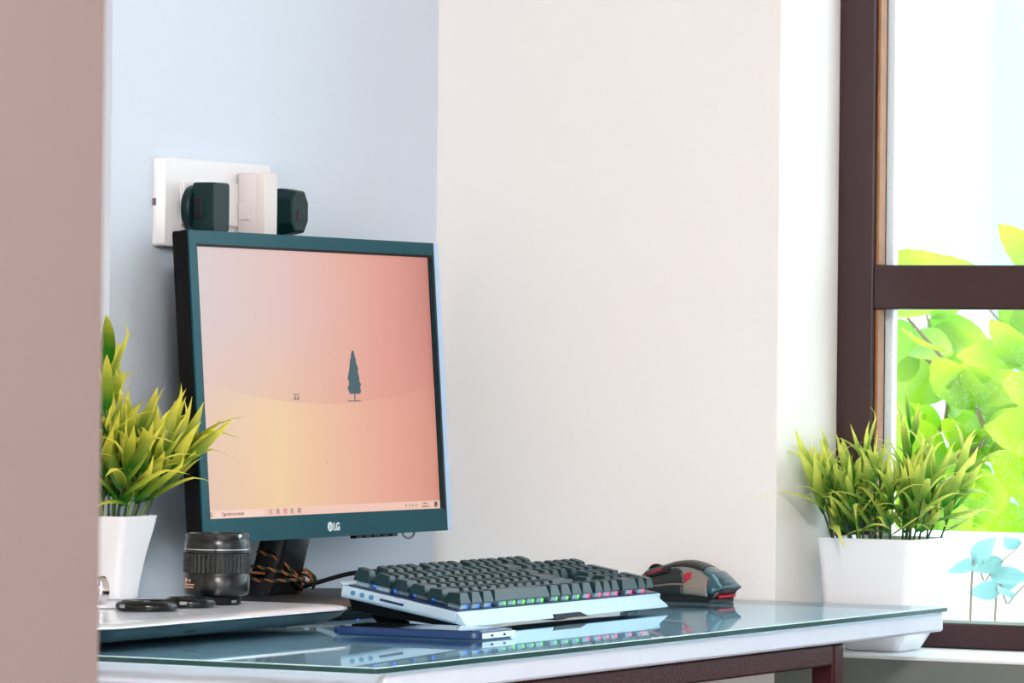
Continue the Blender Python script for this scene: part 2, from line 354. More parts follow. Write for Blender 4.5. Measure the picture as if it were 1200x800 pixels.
for k, (x, c) in enumerate(((.118, (196, 120, 70)), (.133, (70, 60, 74)), (.147, (190, 90, 80)), (.161, (30, 110, 84)), (.175, (90, 60, 60)))):
    pic('task_icon', [rect(x, x+.007-.001*(k % 2), .0018, .0070)], ink('task icon %d' % k, c, .9))
pic('tray_icon', [rect(x, x+.003, .003, .006) for x in (.40, .408, .415, .422)], tb)
pic('tray_clock', [rect(.438, .448, .0052, .0068), rect(.436, .452, .002, .0034)], tb)
pic('tray_icon', [rect(.463, .470, .0015, .0072)], tb2)
t = text('search_text', 'Type here to search', .0052, tb, scr, (-SW/2+.026, *M2((0, -.0004, .0026))[1:]), (PI/2-tilt, 0, 0), .0001)
# maker's mark
logo_m = mat('silver logo', (225, 235, 238), .3, emit=(225, 235, 238), es=0)
lx = -.005
lc = MB(); lc.rings([[(lx+.0049*math.cos(2*PI*i/32), y, -.0135+.0049*math.sin(2*PI*i/32)) for i in range(32)] for y in (-.0035, -.0029)])
lgo = panel(lc).build('logo_disc', logo_m, mon)
lf = MB(); 
for q in ((lx-.0014, lx-.0008, -.0160, -.0112), (lx-.0014, lx+.0010, -.0160, -.0154), (lx+.0006, lx+.0034, -.0138, -.0132)): lf.box(q[0], q[1], -.0038, -.0034, q[2], q[3])
panel(lf).build('logo_face', mat('logo face ink', (40, 80, 86), .5), lgo)
text('logo_letters', 'LG', .0108, logo_m, mon, (lx+.0062, *M2((0, -.0034, -.0173))[1:]), (PI/2-tilt, 0, 0), .0003, offset=.0004)
# controls under the lower bezel
for k in range(5):
    q = MB(); q.box(.056+k*.0185, .056+k*.0185+.0135, .001, .009, B_-.003, B_); panel(q).build('button', gloss_black, mon, bevel=.0005)
q = MB(); q.tube([(.172+.013*math.cos(PI+PI*i/16), .004, B_+.001+.007*math.sin(PI+PI*i/16)) for i in range(17)], .0011, 8); panel(q).build('power_ring', mat('grey power ring', (120, 120, 124), .3), mon, smooth=True)
# neck and foot
nk = MB(); nk.rings([[(x, y, z) for x, y in rrect(.026+.004*(z < .03), .016, .004, 3, -.034, yo)] for z, yo in ((.012, .048), (.045, .038), (.075, .030), (.12, .034))])
nk.build('neck', gloss_black, mon, smooth=True)
fy = -.0; ft = MB()
pl = lambda k: rrect(.160-k, .102-k, .055-k*.5, 8, -.030, -.005)
ft.rings([ring(pl(.003), .0005), ring(pl(0), .002), ring(pl(0), .0085)]); ft.build('foot_edge', gloss_black, mon, smooth=True)
MB().rings([ring(pl(.0002), .0086), ring(pl(.004), .0115)]).build('foot_plate', dark_grey, mon, smooth=True)
for k, c in enumerate(((.05, .09, .9, 1), (.1, .8, .2, 1))):
    MB().box(-.13+k*.05, -.125+k*.05, -.1075, -.106, .004, .006).build('status_light', mat('status light %d' % k, (10, 10, 10), .4, emit=c, es=.5), mon)

# ------------------------------------------------------------------ cord and cable
def smooth_path(pts, n=12, closed=False):
    pts = [Vector(p) for p in pts]; N = len(pts); out = []
    for i in range(N if closed else N-1):
        g_ = lambda k: pts[k % N] if closed else pts[min(max(k, 0), N-1)]
        p0, p1, p2, p3 = g_(i-1), g_(i), g_(i+1), g_(i+2)
        for j in range(n):
            t = j/n; out.append(.5*((2*p1)+(-p0+p2)*t+(2*p0-5*p1+4*p2-p3)*t*t+(-p0+3*p1-3*p2+p3)*t**3))
    if not closed: out.append(pts[-1])
    return out
cord = tag(empty('twisted_cord', (.05, -.42, ZD+.012)), 'green and orange twisted cord wound around the black monitor neck', 'cord')
def wrap(a, z): return (.024*math.cos(a)+.004, .036*math.sin(a)-.016, z)
path = []
for k in range(0, 3*24+1):                              # three slanting turns: high on the near side, low and gathered at the far side
    turn = k/24; a = -PI/2+2*PI*turn
    z = .020+(.026-.012*turn)*math.cos(a+PI/2)*(1 if turn < 2 else -.3)+.003*math.sin(turn*5)
    q = wrap(a, z); s = 1+.04*turn; path.append((q[0]*s, q[1]*s, max(.001, q[2]-.002)))
path += [(.018, .012, .020), (.026, .022, .014), (.016, .028, .010), (.008, .022, .018), (.020, .016, .024), (.028, .024, .016), (.024, .028, .004)]
path = smooth_path(path, 6)
for nm, ph, mm in (('green_strand', 0, mat('green cord yarn', (10, 50, 36), .8, bump=.4, bscale=900)), ('orange_strand', 2*PI/3, mat('orange cord yarn', (170, 92, 36), .8)), ('dark_strand', 4*PI/3, mat('dark green cord yarn', (8, 30, 26), .8))):
    pts = []
    for k, p_ in enumerate(path):
        t = (path[min(k+1, len(path)-1)]-path[max(k-1, 0)]).normalized(); a = t.cross(Vector((0, 0, 1))).normalized(); c = t.cross(a); ang = k*.62+ph
        pts.append(p_+.0010*(a*math.cos(ang)+c*math.sin(ang)))
    MB().tube(pts, .0010, 6).build(nm, mm, cord, smooth=True)
cab = MB().tube(smooth_path([(.048, -.383, ZD+.0145), (.068, -.366, ZD+.0225), (.092, -.342, ZD+.031), (.118, -.318, ZD+.033), (.150, -.305, ZD+.030), (.185, -.32, ZD+.024), (.212, -.345, ZD+.0235)], 10), .0024, 10).build('keyboard_cable', black, smooth=True)
tag(cab, 'thin black cable arching from the monitor neck to the keyboard back', 'cable')

# ------------------------------------------------------------------ keyboard (local x to its right, y to its back)
alu = mat('silver blue aluminium', (186, 210, 228), .38, metal=.2, bump=.05, bscale=300)
plate_m = mat('dark blue key plate', (14, 34, 78), .35)
kcap = mat('teal black keycap', (3, 42, 50), .34, spec=.34)
KW, KD = .4510, .136
KROT = .016; KTILT = .176
kb = tag(empty('keyboard', (.4285, -.7198, ZD), (0, 0, PI/2+KROT)), 'mechanical keyboard with black keycaps, silver frame and coloured backlight', 'keyboard')
def K2(p):                                            # board coordinates to the keyboard's own (tilted up at the back)
    x, y, z = p; return (x, y*math.cos(KTILT)-z*math.sin(KTILT), .004+y*math.sin(KTILT)+z*math.cos(KTILT))
def ktilt(mb): mb.v = [K2(p) for p in mb.v]; return mb
tb_ = MB(); 
tb_.rings([[(.004, .0125, .0), (KW-.004, .0125, .0), (KW-.002, KD, .0), (.002, KD, .0)], [(0, .0122, .003), (KW, .0122, .003), (KW, KD, .003), (0, KD, .003)], [(0, .0122, .0115), (KW, .0122, .0115), (KW, KD, .0115), (0, KD, .0115)]])
ktilt(tb_).build('frame', alu, kb, bevel=.0012)
lipm = MB(); lipm.rings([[(.001, .0121, .0122), (KW-.034, .0121, .0122), (KW-.006, .0121, .0085), (KW+.006, .0060, .0010), (KW-.002, .0006, .0006), (.002, 0, .0006)], [(.001, .0121, .0008), (KW-.034, .0121, .0008), (KW-.008, .0121, .0006), (KW+.004, .0066, .0002), (KW-.004, .0016, -.0004), (.004, .0012, -.0004)]])
ktilt(lipm).build('front_lip', alu, kb, bevel=.0006)
nt_ = MB(); nt_.rings([[(.186, -.0006, -.0006), (.262, -.0006, -.0006), (.262, .010, -.0006), (.186, .010, -.0006)], [(.188, .0010, .0034), (.246, .0010, .0034), (.246, .010, .0034), (.188, .010, .0034)]])
ktilt(nt_).build('lip_notch', black, kb)
un = MB(); un.rings([[(.010, .020, -.0050), (KW-.010, .020, -.0050), (KW-.010, KD-.010, -.012), (.010, KD-.010, -.012)], [(.006, .012, -.0002), (KW-.006, .012, -.0002), (KW-.006, KD-.006, -.0002), (.006, KD-.006, -.0002)]])
ktilt(un).build('bottom_case', black, kb, bevel=.001)
pm = MB(); pm.box(.006, KW-.006, .0135, KD-.004, .0116, .0128); ktilt(pm).build('key_plate', plate_m, kb)
bkl = MB(); bkl.rings([[(0, KD-.003, .0117), (KW, KD-.003, .0117), (KW, KD, .0117), (0, KD, .0117)], [(.001, KD-.001, .0140), (KW-.001, KD-.001, .0140), (KW-.001, KD+.004, .0140), (.001, KD+.004, .0140)]]); ktilt(bkl).build('rear_ledge', alu, kb, bevel=.0006)
for k, y in enumerate((.123, .113, .103)):                # round side ports and the slot on the left flank
    q = MB(); q.rings([[(xx, y+.0026*math.cos(2*PI*i/16), .0066+.0024*math.sin(2*PI*i/16)) for i in range(16)] for xx in (-.0006, .001)]); ktilt(q).build('side_jack', mat('blue grey jack', (60, 130, 175) if k < 2 else (30, 50, 60), .3), kb)
q = MB(); q.box(-.0006, .001, .068, .094, .0054, .0078); ktilt(q).build('side_slot', plate_m, kb, bevel=.0005)
for x in (.03, KW-.055):                                   # fold-out feet reach the glass
    yb = KD-.028; top = K2((0, yb, -.0125)); 
    q = MB(); q.rings([[(x, top[1]-.020, .0002), (x+.026, top[1]-.020, .0002), (x+.026, top[1]+.004, .0002), (x, top[1]+.004, .0002)], [(x, top[1]-.020, .0035), (x+.026, top[1]-.020, .0035), (x+.026, top[1]+.002, .0035), (x, top[1]+.002, .0035)], [(x+.002, top[1]-.006, top[2]), (x+.024, top[1]-.006, top[2]), (x+.024, top[1]+.010, top[2]), (x+.002, top[1]+.010, top[2])]])
    q.build('folding_foot', black, kb, bevel=.0006)
for x in (.03, KW-.055):
    q = MB(); q.box(x, x+.025, .021, .030, .0003, K2((0, .021, -.0046))[2]); q.build('front_pad', black, kb, bevel=.0006)
U = .01905; keymesh = {}
def key_mesh(w, row):
    if (w, row) in keymesh: return keymesh[(w, row)]
    hw = w*U/2-.0006; hd = U/2-.0006; hh = {0: .0118, 1: .0112, 2: .0100, 3: .0094, 4: .0094, 5: .0098}[row]
    lean = {0: .0, 1: .0003, 2: .0, 3: -.0002, 4: -.0004, 5: -.0008}[row]
    def rr(ix, iy, z, c, dy=0, tl=0): return [(x, y+dy, z+tl*y) for x, y in rrect(hw-ix, hd-iy, c, 1)]
    tl = {0: .10, 1: .07, 2: .02, 3: -.03, 4: -.08, 5: -.12}[row]
    m_ = MB(); rs = [rr(0, 0, 0, .0008), rr(.0001, .0001, .0015, .0008), rr(.0026, .0026, hh-.0006, .0014, .0012, tl), rr(.0032, .0032, hh, .0014, .0012, tl), rr(.0056, .0056, hh-.0007, .0010, .0012, tl)]
    if hw-.0056 < .0012: pass
    m_.rings(rs); keymesh[(w, row)] = m_.mesh('keycap', kcap)
    return keymesh[(w, row)]
rows = {0: [(0, 1)]+[(2+i, 1) for i in range(4)]+[(6.5+i, 1) for i in range(4)]+[(11+i, 1) for i in range(4)]+[(15.25+i, 1) for i in range(3)],
        1: [(i, 1) for i in range(13)]+[(13, 2)]+[(15.25+i, 1) for i in range(3)]+[(18.5+i, 1) for i in range(4)],
        2: [(0, 1.5)]+[(1.5+i, 1) for i in range(12)]+[(13.5, 1.5)]+[(15.25+i, 1) for i in range(3)]+[(18.5+i, 1) for i in range(3)],
        3: [(0, 1.75)]+[(1.75+i, 1) for i in range(11)]+[(12.75, 2.25)]+[(18.5+i, 1) for i in range(3)],
        4: [(0, 2.25)]+[(2.25+i, 1) for i in range(10)]+[(12.25, 2.75)]+[(16.25, 1)]+[(18.5+i, 1) for i in range(3)],
        5: [(0, 1.25), (1.25, 1.25), (2.5, 1.25), (3.75, 6.25), (10, 1.25), (11.25, 1.25), (12.5, 1.25), (13.75, 1.25)]+[(15.25+i, 1) for i in range(3)]+[(18.5, 2), (20.5, 1)]}
KX0 = (KW-22.5*U)/2; KZ = .0172
rowy = {r: .0245+(5-r)*U+(.003 if r == 0 else 0) for r in range(6)}
leds = [(.05, .20, 1), (.10, .95, .15), (1, .06, .16)]
led_m = [mat('blue key light', (5, 5, 5), .4, emit=(.02, .16, 1, 1), es=1.0), mat('green key light', (5, 5, 5), .4, emit=(.10, .75, .06, 1), es=1.2), mat('red key light', (5, 5, 5), .4, emit=(1, .03, .12, 1), es=1.6)]
sw = MB(); lmb = [MB(), MB(), MB()]
for r, ks in rows.items():
    for x, w in ks:
        kx = KX0+(x+w/2)*U; ky = rowy[r]
        inst('keycap', key_mesh(w, r), kb, K2((kx, ky, KZ)), (KTILT, 0, 0))
        for dx in ([0] if w < 3 else [-.04, -.02, 0, .02, .04]):
            sw.box(kx+dx-.0052, kx+dx+.0052, ky-.0068, ky+.0068, .0129, .0171)
            z_ = 0 if kx < .11 else (1 if kx < .265 else 2)
            lmb[z_].box(kx+dx+.0056, kx+dx+.0088, ky-.0072, ky-.0054, .0129, .0160)
for kx in (18.5+3+.5,):                                    # tall plus and enter keys of the number pad
    for r0 in (2, 4):
        m_ = MB(); m_.rings([[(x, y, z) for x, y in rrect(U/2-i, U-i-.0006, .001, 1)] for i, z in ((.0006, 0), (.0007, .0015), (.0032, .0092), (.0038, .0097))])
        inst('keycap', m_.mesh('tall_keycap', kcap), kb, K2((KX0+kx*U, (rowy[r0]+rowy[r0+1])/2, KZ)), (KTILT, 0, 0))
so = ktilt(sw).build('key_switches', mat('clear switch housing', (150, 185, 205), .3, spec=.6), kb); so['kind'] = 'stuff'
for z_ in range(3):
    o = ktilt(lmb[z_]).build(('blue_key_lights', 'green_key_lights', 'red_key_lights')[z_], led_m[z_], kb); o['kind'] = 'stuff'

# ------------------------------------------------------------------ mouse (local x to its right, y towards its nose)
ms = tag(empty('computer_mouse', (.3535, -.085, ZD), (0, 0, PI/2+.02)), 'black and grey gaming mouse with red accents beside the keyboard end', 'mouse')
topz = [(0, .013), (.02, .015), (.06, .0225), (.14, .030), (.24, .0365), (.36, .0415), (.47, .0432), (.60, .0418), (.74, .0372), (.86, .0335), (.93, .0315), (.97, .024), (1, .020)]
def lerp(tab, t):
    for (a, va), (b_, vb) in zip(tab, tab[1:]):
        if t <= b_: return va+(vb-va)*(t-a)/(b_-a)
    return tab[-1][1]
ML = .101
def msurf(t, a, off=0):                                  # t: tail 0 .. nose 1 ; a: 0 = left foot, .5 = ridge, 1 = right foot
    zt = sum(lerp(topz, min(1, max(0, t+d))) for d in (-.02, 0, .02))/3
    hwid = .029*(1-.12*math.sin(PI*t)**2)*min(1, .80+2.2*t, .86+1.2*(1-t)); 
    ang = PI*(1-a); zb_ = .004+(.012*(1-t/.10) if t < .10 else 0)
    ca, sa = math.cos(ang), math.sin(ang); n_ = .62
    x = math.copysign(abs(ca)**n_, ca)*(hwid+off); z = zb_+(zt-zb_)*abs(sa)**.75+off*max(0, sa)
    return (x, -ML/2+ML*t-(off*.4 if t < .05 else 0), z)
def mpatch(name, m, t0, t1, a0, a1, off, nu=14, nv=10, thick=.002):
    f0 = a0 if callable(a0) else (lambda t: a0); f1 = a1 if callable(a1) else (lambda t: a1)
    mb = MB(); mb.grid(lambda u, v: msurf(t0+(t1-t0)*u, f0(t0+(t1-t0)*u)+(f1(t0+(t1-t0)*u)-f0(t0+(t1-t0)*u))*v, off), nu, nv)
    return mb.build(name, m, ms, smooth=True, solid=thick)
m_dark = mat('mouse dark shell', (18, 26, 26), .35); m_teal = mat('mouse glossy palm', (26, 78, 92), .22, coat=.4); m_grey = mat('mouse metallic grey', (150, 146, 138), .28, metal=.55)
m_side = mat('mouse side rubber', (34, 42, 42), .4); m_red = mat('mouse red light', (120, 10, 30), .3, emit=(200, 16, 50), es=.22)
bb = MB(); NU = 30
bb.rings([[msurf(t, k/20, -.0022) for k in range(21)] for t in [.0+i/NU for i in range(NU+1)]]); bb.build('body', m_dark, ms, smooth=True)
bs = MB(); bs.rings([[(x, y, z) for x, y in rrect(.0265-i, .0465-i, .014, 6)] for i, z in ((.001, .0003), (0, .001), (0, .0045))]); bs.build('base_plate', mat('mouse base', (18, 22, 24), .3), ms, smooth=True)
mpatch('palm_shell', m_teal, .0, .150, .05, .95, .0016)
mpatch('palm_shell', m_teal, .152, .235, .30, .70, .0016, 8, 8)
mpatch('rear_cover', m_dark, .245, .32, .33, .67, .0016, 8, 8)
mpatch('top_shell', m_dark, .285, .74, .30, .70, .0012)
mpatch('main_button', m_dark, .755, .985, .28, .485, .0014, 10, 6)
mpatch('main_button', m_dark, .755, .985, .515, .72, .0014, 10, 6)
mpatch('side_shell', m_grey, .15, .93, .02, lambda t: .345-.10*max(0, t-.45)-.35*max(0, .33-t), .0006, 22, 12)
mpatch('thumb_recess', m_side, .43, .95, .10, lambda t: .275-.10*max(0, t-.62)-.9*max(0, .52-t), .0014, 16, 8)
mpatch('lower_skirt', m_dark, .44, .95, .015, .085, .0016, 12, 4)
mpatch('red_stripe', m_red, .355, .425, lambda t: .10+.8*(.425-t), lambda t: .20+.5*(.425-t), .0015, 6, 4)
mpatch('red_stripe', m_red, .72, .93, lambda t: .305-.55*(t-.72), lambda t: .330-.55*(t-.72), .0022, 10, 4)
mpatch('red_stripe', m_red, .150, .165, .10, .25, .0016, 3, 5)
mpatch('thumb_button', gloss_black, .60, .86, lambda t: .205-.06*(t-.6), lambda t: .262-.10*(t-.6), .0032, 10, 4)
mpatch('side_panel', m_side, .20, .95, .80, .96, .0006, 14, 6)
for t_, a_, s_ in ((.455, .185, .0028), (.86, .10, .0034)):
    c = msurf(t_, a_, .0006); q = MB(); q.rings([[(c[0]-d, c[1]+rr_*math.cos(2*PI*i/14), c[2]+rr_*math.sin(2*PI*i/14)) for i in range(14)] for d, rr_ in ((-.002, s_), (.0010, s_), (.0016, s_*.6))]); q.build('screw', mat('mouse screw', (120, 108, 98), .3, metal=.6), ms, smooth=True)
q = MB(); wz = msurf(.86, .5)[2]-.004; q.rings([[(xx, ML*.36+.0095*math.cos(2*PI*i/24), wz+.0095*math.sin(2*PI*i/24)) for i in range(24)] for xx in (-.0032, .0032)]); q.build('scroll_wheel', gloss_black, ms, bevel=.001)
q = MB(); q.box(-.020, .020, -ML/2+.004, -ML/2+.007, .0055, .0085); q.build('tail_light', m_red, ms, bevel=.001)

# ------------------------------------------------------------------ phone
ph = tag(empty('smartphone', (.432, -.8075, ZD)), 'smartphone in a dark blue case lying flat in front of the keyboard', 'phone')
case = mat('dark blue phone case', (5, 48, 98), .35)
MB().rings([ring(rrect(.0745, .0365, .010), .0003), ring(rrect(.0765, .038, .010), .002), ring(rrect(.0765, .038, .010), .0065), ring(rrect(.0755, .037, .010), .0082)]).build('case', case, ph, smooth=True)
MB().rings([ring(rrect(.0735, .0352, .009), .0083), ring(rrect(.0732, .0349, .009), .0088)]).build('screen', mat('phone screen glass', (16, 20, 24), .05, spec=.7), ph)
MB().box(.0766, .0772, -.030, .034, .0015, .0066).build('end_frame', mat('pale phone end', (215, 230, 240), .3), ph, bevel=.0002)
for y in (-.012, .012): MB().box(.0771, .0775, y-.002, y+.002, .003, .005).build('port', black, ph)

# ------------------------------------------------------------------ laptop and what lies on it
lap = tag(empty('laptop', (.186, -.940, ZD)), 'closed laptop with a white lid and dark teal underside on the glass', 'laptop')
HX, HY = .126, .230
hull = mat('dark teal laptop body', (16, 50, 56), .32); lid_m = mat('white laptop lid', (236, 238, 246), .22, coat=.3)
MB().rings([ring(rrect(HX-.030, HY-.030, .03), .0030), ring(rrect(HX-.020, HY-.022, .03), .0040), ring(rrect(HX-.006, HY-.007, .034), .0110), ring(rrect(HX-.002, HY-.002, .036), .0158)]).build('base', hull, lap, smooth=True)
MB().rings([ring(rrect(HX-.003, HY-.003, .036), .0162), ring(rrect(HX, HY, .038), .0172), ring(rrect(HX, HY, .038), .0188), ring(rrect(HX-.004, HY-.004, .036), .0202), ring(rrect(HX-.03, HY-.03, .02), .0208)]).build('lid', lid_m, lap, smooth=True)
sl = lambda z, o: HX-.020+(z-.004)*2+o
for y, w in ((-.062, .0085),): MB().rings([[(sl(z, o), yy, z) for z, yy in ((.0078, y-w), (.0078, y+w), (.0098, y+w), (.0098, y-w))] for o in (-.002, .0004)]).build('port', black, lap)
for x in (-.07, .07):
    for y in (-.17, .17): MB().lathe([(.007, .0002), (.008, .001), (.008, .0031)], 16, (x, y)).build('rubber_foot', black, lap)
LZ = ZD+.0209
lens = tag(empty('camera_lens', (.200, -.790, LZ)), 'black zoom lens standing upright on the white laptop lid', 'lens')
lb = mat('lens black barrel', (6, 12, 15), .26, spec=.5); ls = mat('lens silver ring', (190, 205, 215), .2, metal=.8); lr = mat('lens rubber', (14, 19, 22), .42)
MB().lathe([(.021, .0002), (.0225, .0006), (.0225, .0075), (.0240, .0080)], 48).build('mount', black, lens, smooth=True)
MB().box(.017, .0229, -.008, -.002, .002, .0045).build('mount_tab', mat('grey mark', (120, 125, 130), .4), lens)
MB().lathe([(.0255, .0081), (.0298, .0095), (.0308, .0125), (.0308, .0275), (.0300, .0285), (.0300, .0295)], 64).build('barrel', lb, lens, smooth=True)
gr = MB(); n = 168; gr.rings([[((rr_-(.0009 if (i//2) % 2 else 0)*gq)*math.cos(2*PI*i/n), (rr_-(.0009 if (i//2) % 2 else 0)*gq)*math.sin(2*PI*i/n), z) for i in range(n)] for rr_, z, gq in ((.0300, .0296, 0), (.0316, .0300, 1), (.0316, .0480, 1), (.0302, .0484, 0))]); gr.build('zoom_ring', lr, lens)
for z in (.0345, .039, .0435): MB().lathe([(.0309, z), (.0314, z+.0003), (.0314, z+.0007), (.0309, z+.001)], 64).build('grip_rib', lr, lens)
MB().lathe([(.0302, .0485), (.0312, .0488), (.0312, .0512), (.0308, .0514)], 64).build('upper_barrel', lb, lens, smooth=True)
MB().lathe([(.0310, .0515), (.0316, .0517), (.0316, .0525), (.0310, .0527)], 64).build('silver_ring', ls, lens, smooth=True)
MB().lathe([(.0310, .0528), (.0310, .0560), (.0302, .0600), (.0296, .0615)], 64).build('focus_ring', lb, lens, smooth=True)
MB().lathe([(.0285, .0616), (.0285, .0625), (.0298, .0628), (.0298, .0660), (.0285, .0668), (.0270, .0668), (.0265, .0650), (.0250, .0620)], 64).build('front_rim', lb, lens, smooth=True)
MB().lathe([(.0245, .0628), (.0200, .0640), (.0100, .0652), (.0010, .0656)], 48).build('front_glass', mat('lens glass', (8, 12, 20), .05, spec=.8), lens, smooth=True)
mark = mat('lens printed mark', (226, 176, 150), .5)
def curved_mark(a0, a1, z0, z1):
    return MB().grid(lambda u, v: (.03095*math.cos(a0+(a1-a0)*u), .03095*math.sin(a0+(a1-a0)*u), z0+(z1-z0)*v), 6, 1)
CA = math.atan2(-4.62+.79, 2.524-.2)                       # bearing of the marks' side of the barrel
for a0, a1, z0, z1 in ((-1.22, -1.10, .0215, .0245), (-1.30, -1.24, .0150, .0250), (-1.0, -.93, .0215, .0240), (-1.22, -.76, .0185, .0196), (-1.20, -.80, .0158, .0172)):
    curved_mark(CA+a0, CA+a1, z0, z1).build('printed_mark', mark, lens, solid=.0002)
q = MB(); q.lathe([(.0022, 0), (.0022, .0015), (.0015, .002)], 12); o = q.build('lock_button', ls, lens, smooth=True); o.location = (.0299*math.cos(CA+.75), .0299*math.sin(CA+.75), .0644); o.rotation_euler = (0, PI/2, CA+.75)
def cap(label, loc, rz, r):
    c = tag(empty('lens_cap', loc, (0, 0, rz)), label, 'lens cap', 'lens caps on the laptop lid')
    MB().lathe([(r-.003, .0002), (r-.0005, .0010), (r, .003), (r, .0058), (r-.002, .0082), (r-.006, .0092), (r-.0065, .0085)], 56).build('disc', gloss_black, c, smooth=True)
    for s in (-1, 1):
        MB().box(s*r*.55-.006, s*r*.55+.006, -.009, .009, .0080, .0098).build('pinch_grip', lb, c, bevel=.0008)
    MB().box(r*.5, r+.0006, -.0035, .0035, .0030, .0062).build('release_tab', mat('cap tab', (150, 155, 160), .3), c, bevel=.0006)
    return c
cap('black lens cap nearest the left edge lying on the laptop lid', (.209, -.928, LZ), -1.9, .0285)
cap('black lens cap lying just beside the upright lens on the laptop lid', (.208, -.852, LZ), -1.25, .0245)
ch = tag(empty('chrome_ornament', (.150, -.914, LZ), (0, 0, -.55)), 'small rounded chrome object on a white disc beside the left pot', 'ornament')
chrome = mat('polished chrome', (225, 222, 222), .08, metal=1)
MB().lathe([(.020, .0002), (.0215, .001), (.0215, .0025), (.020, .0034)], 48).build('disc', mat('white disc plastic', (238, 236, 242), .3), ch, smooth=True)
q = MB(); q.rings([[(rr_*math.cos(2*PI*i/40), yy, .0165+rr_*math.sin(2*PI*i/40)) for i in range(40)] for rr_, yy in ((.004, -.0066), (.0085, -.0062), (.0105, -.0045), (.0128, -.003), (.0128, .003), (.0105, .0045))]); q.build('case', chrome, ch, smooth=True)
q = MB(); q.tube([(.0112*math.cos(2*PI*i/40), -.0050, .0165+.0112*math.sin(2*PI*i/40)) for i in range(40)], .0018, 8, closed=True); q.build('rim', chrome, ch, smooth=True)

# ------------------------------------------------------------------ potted plants
pot_m = mat('white ceramic pot', (240, 240, 244), .25, coat=.3)
def square_ring(h, r, z, n=6): return [(x, y, z) for x, y in rrect(h, h, r, n)]
stem_m = mat('dark green stem', (34, 66, 22), .5); stem_y = mat('light green stem', (120, 150, 40), .5); soil_m = mat('brown pot filling', (92, 58, 40), .9, bump=.6, bscale=200)
def blade(L, w, curl, fold, nu=9, tipcurl=0):
    mb = MB(); rows_ = []
    for k in range(nu+1):
        t = k/nu; ww = w*max(.02, (math.sin(PI*min(1, t**.72*.98+.02))**.9))*(1 if t < .5 else (1-.25*(t-.5)))
        y = curl*L*t*t+tipcurl*L*max(0, t-.75)**2*6; z = L*(t-.18*abs(curl)*t*t)
        if k == nu: ww = w*.02
        rows_.append([(-ww, y+fold*ww, z), (-ww*.5, y+fold*ww*.35, z), (0, y, z), (ww*.5, y+fold*ww*.35, z), (ww, y+fold*ww, z)])
    v = [p_ for r_ in rows_ for p_ in r_]; mb.add(v, [(j*5+i, j*5+i+1, (j+1)*5+i+1, (j+1)*5+i) for j in range(nu) for i in range(4)])
    return mb
def orient(direction, facing):
    z = Vector(direction).normalized(); y = Vector(facing); y = (y-z*y.dot(z)).normalized(); x = y.cross(z)
    return Matrix((x, y, z)).transposed().to_euler()
def plant(name, label, loc, pot_rings, soil_h, soil_z, stems, variants, leaf_scale, group=None, xmin=-9, ymax=9, leaf_len=.06):
    P = tag(empty(name, loc), label, 'potted plant', group)
    MB().rings(pot_rings).build('pot', pot_m, P, smooth=True)
    MB().box(-soil_h, soil_h, -soil_h, soil_h, soil_z-.006, soil_z).build('pot_filling', soil_m, P)
    for (base, tip, bend, nleaf, lo, sc) in stems:
        b0, t0 = Vector(base), Vector(tip); mid = (b0+t0)/2+Vector(bend)
        pts = [(1-t)**2*b0+2*t*(1-t)*mid+t*t*t0 for t in [k/8 for k in range(9)]]
        st = MB().tube(pts, lambda u: .0012*(1-.5*u), 6).build('stem', stem_m if random.random() < .7 else stem_y, P, smooth=True)
        ax = (t0-b0).normalized(); phase = random.uniform(0, 6.28)
        for k in range(nleaf):
            u = lo+(1-lo)*k/max(1, nleaf-1); q = (1-u)**2*b0+2*u*(1-u)*mid+u*u*t0
            a = phase+k*2.399; spread = (1.05-.75*(k/max(1, nleaf-1)))*random.uniform(.55, 1.35)*.72
            side = Vector((math.cos(a), math.sin(a), 0)); d = (ax*math.cos(spread)+side*math.sin(spread)).normalized()
            for _ in range(14):                             # leaves stay clear of the wall and the window
                tp = q+d*leaf_len*sc*1.2+side*.012
                if tp.x < xmin: d = (d+Vector((.18, 0, .05))).normalized()
                elif tp.y > ymax: d = (d+Vector((0, -.18, .05))).normalized()
                else: break
            face = side if random.random() < .85 else -side
            s_ = sc*leaf_scale*random.uniform(.75, 1.15)
            inst('leaf', random.choice(variants), st, q, orient(d, face), (s_*random.uniform(.8, 1.15), s_, s_))
    return P
leafA = leaf_mat('plant leaf left', (44, 118, 18), (242, 232, 92), .064, transl=.42, pos0=.28, pos1=.66)
leafB = leaf_mat('plant leaf right', (44, 132, 30), (236, 240, 116), .058, transl=.5, pos0=.25, pos1=.64)
varA = [blade(.068, .0066, c, f, 10, tc_).mesh('leaf', leafA, True) for c, f, tc_ in ((.12, .5, 0), (.30, .6, .5), (.05, .4, .1), (.55, .5, .3), (.2, .7, -.6), (.38, .5, .8))]
varB = [blade(.060, .0052, c, f, 9, tc_).mesh('leaf', leafB, True) for c, f, tc_ in ((.10, .5, 0), (.30, .6, .4), (.02, .4, .1), (.50, .5, .3), (.18, .7, -.5), (.70, .5, .6))]
random.seed(21)
hA = .0325
potA = [square_ring(.018, .006, .0003), square_ring(.0195, .006, .002), square_ring(.0215, .006, .020), square_ring(.0250, .006, .042), square_ring(.0300, .006, .066), square_ring(hA, .006, .0800), square_ring(hA-.0025, .005, .0800), square_ring(hA-.0040, .005, .0730)]
stA = []
for i in range(16):
    bx, by = -.020+.0133*(i % 4)+random.uniform(-.004, .004), -.020+.0133*(i//4)+random.uniform(-.004, .004)
    tall = random.uniform(.045, .078)
    stA.append(((bx, by, .071), (bx*1.9+random.uniform(-.004, .004), by*2.0+.006+random.uniform(-.004, .004), .076+tall), (0, 0, .008), 9, .28, 1.0))
stA.append(((-.006, -.010, .071), (-.004, -.004, .222), (.004, 0, 0), 14, .35, .92))
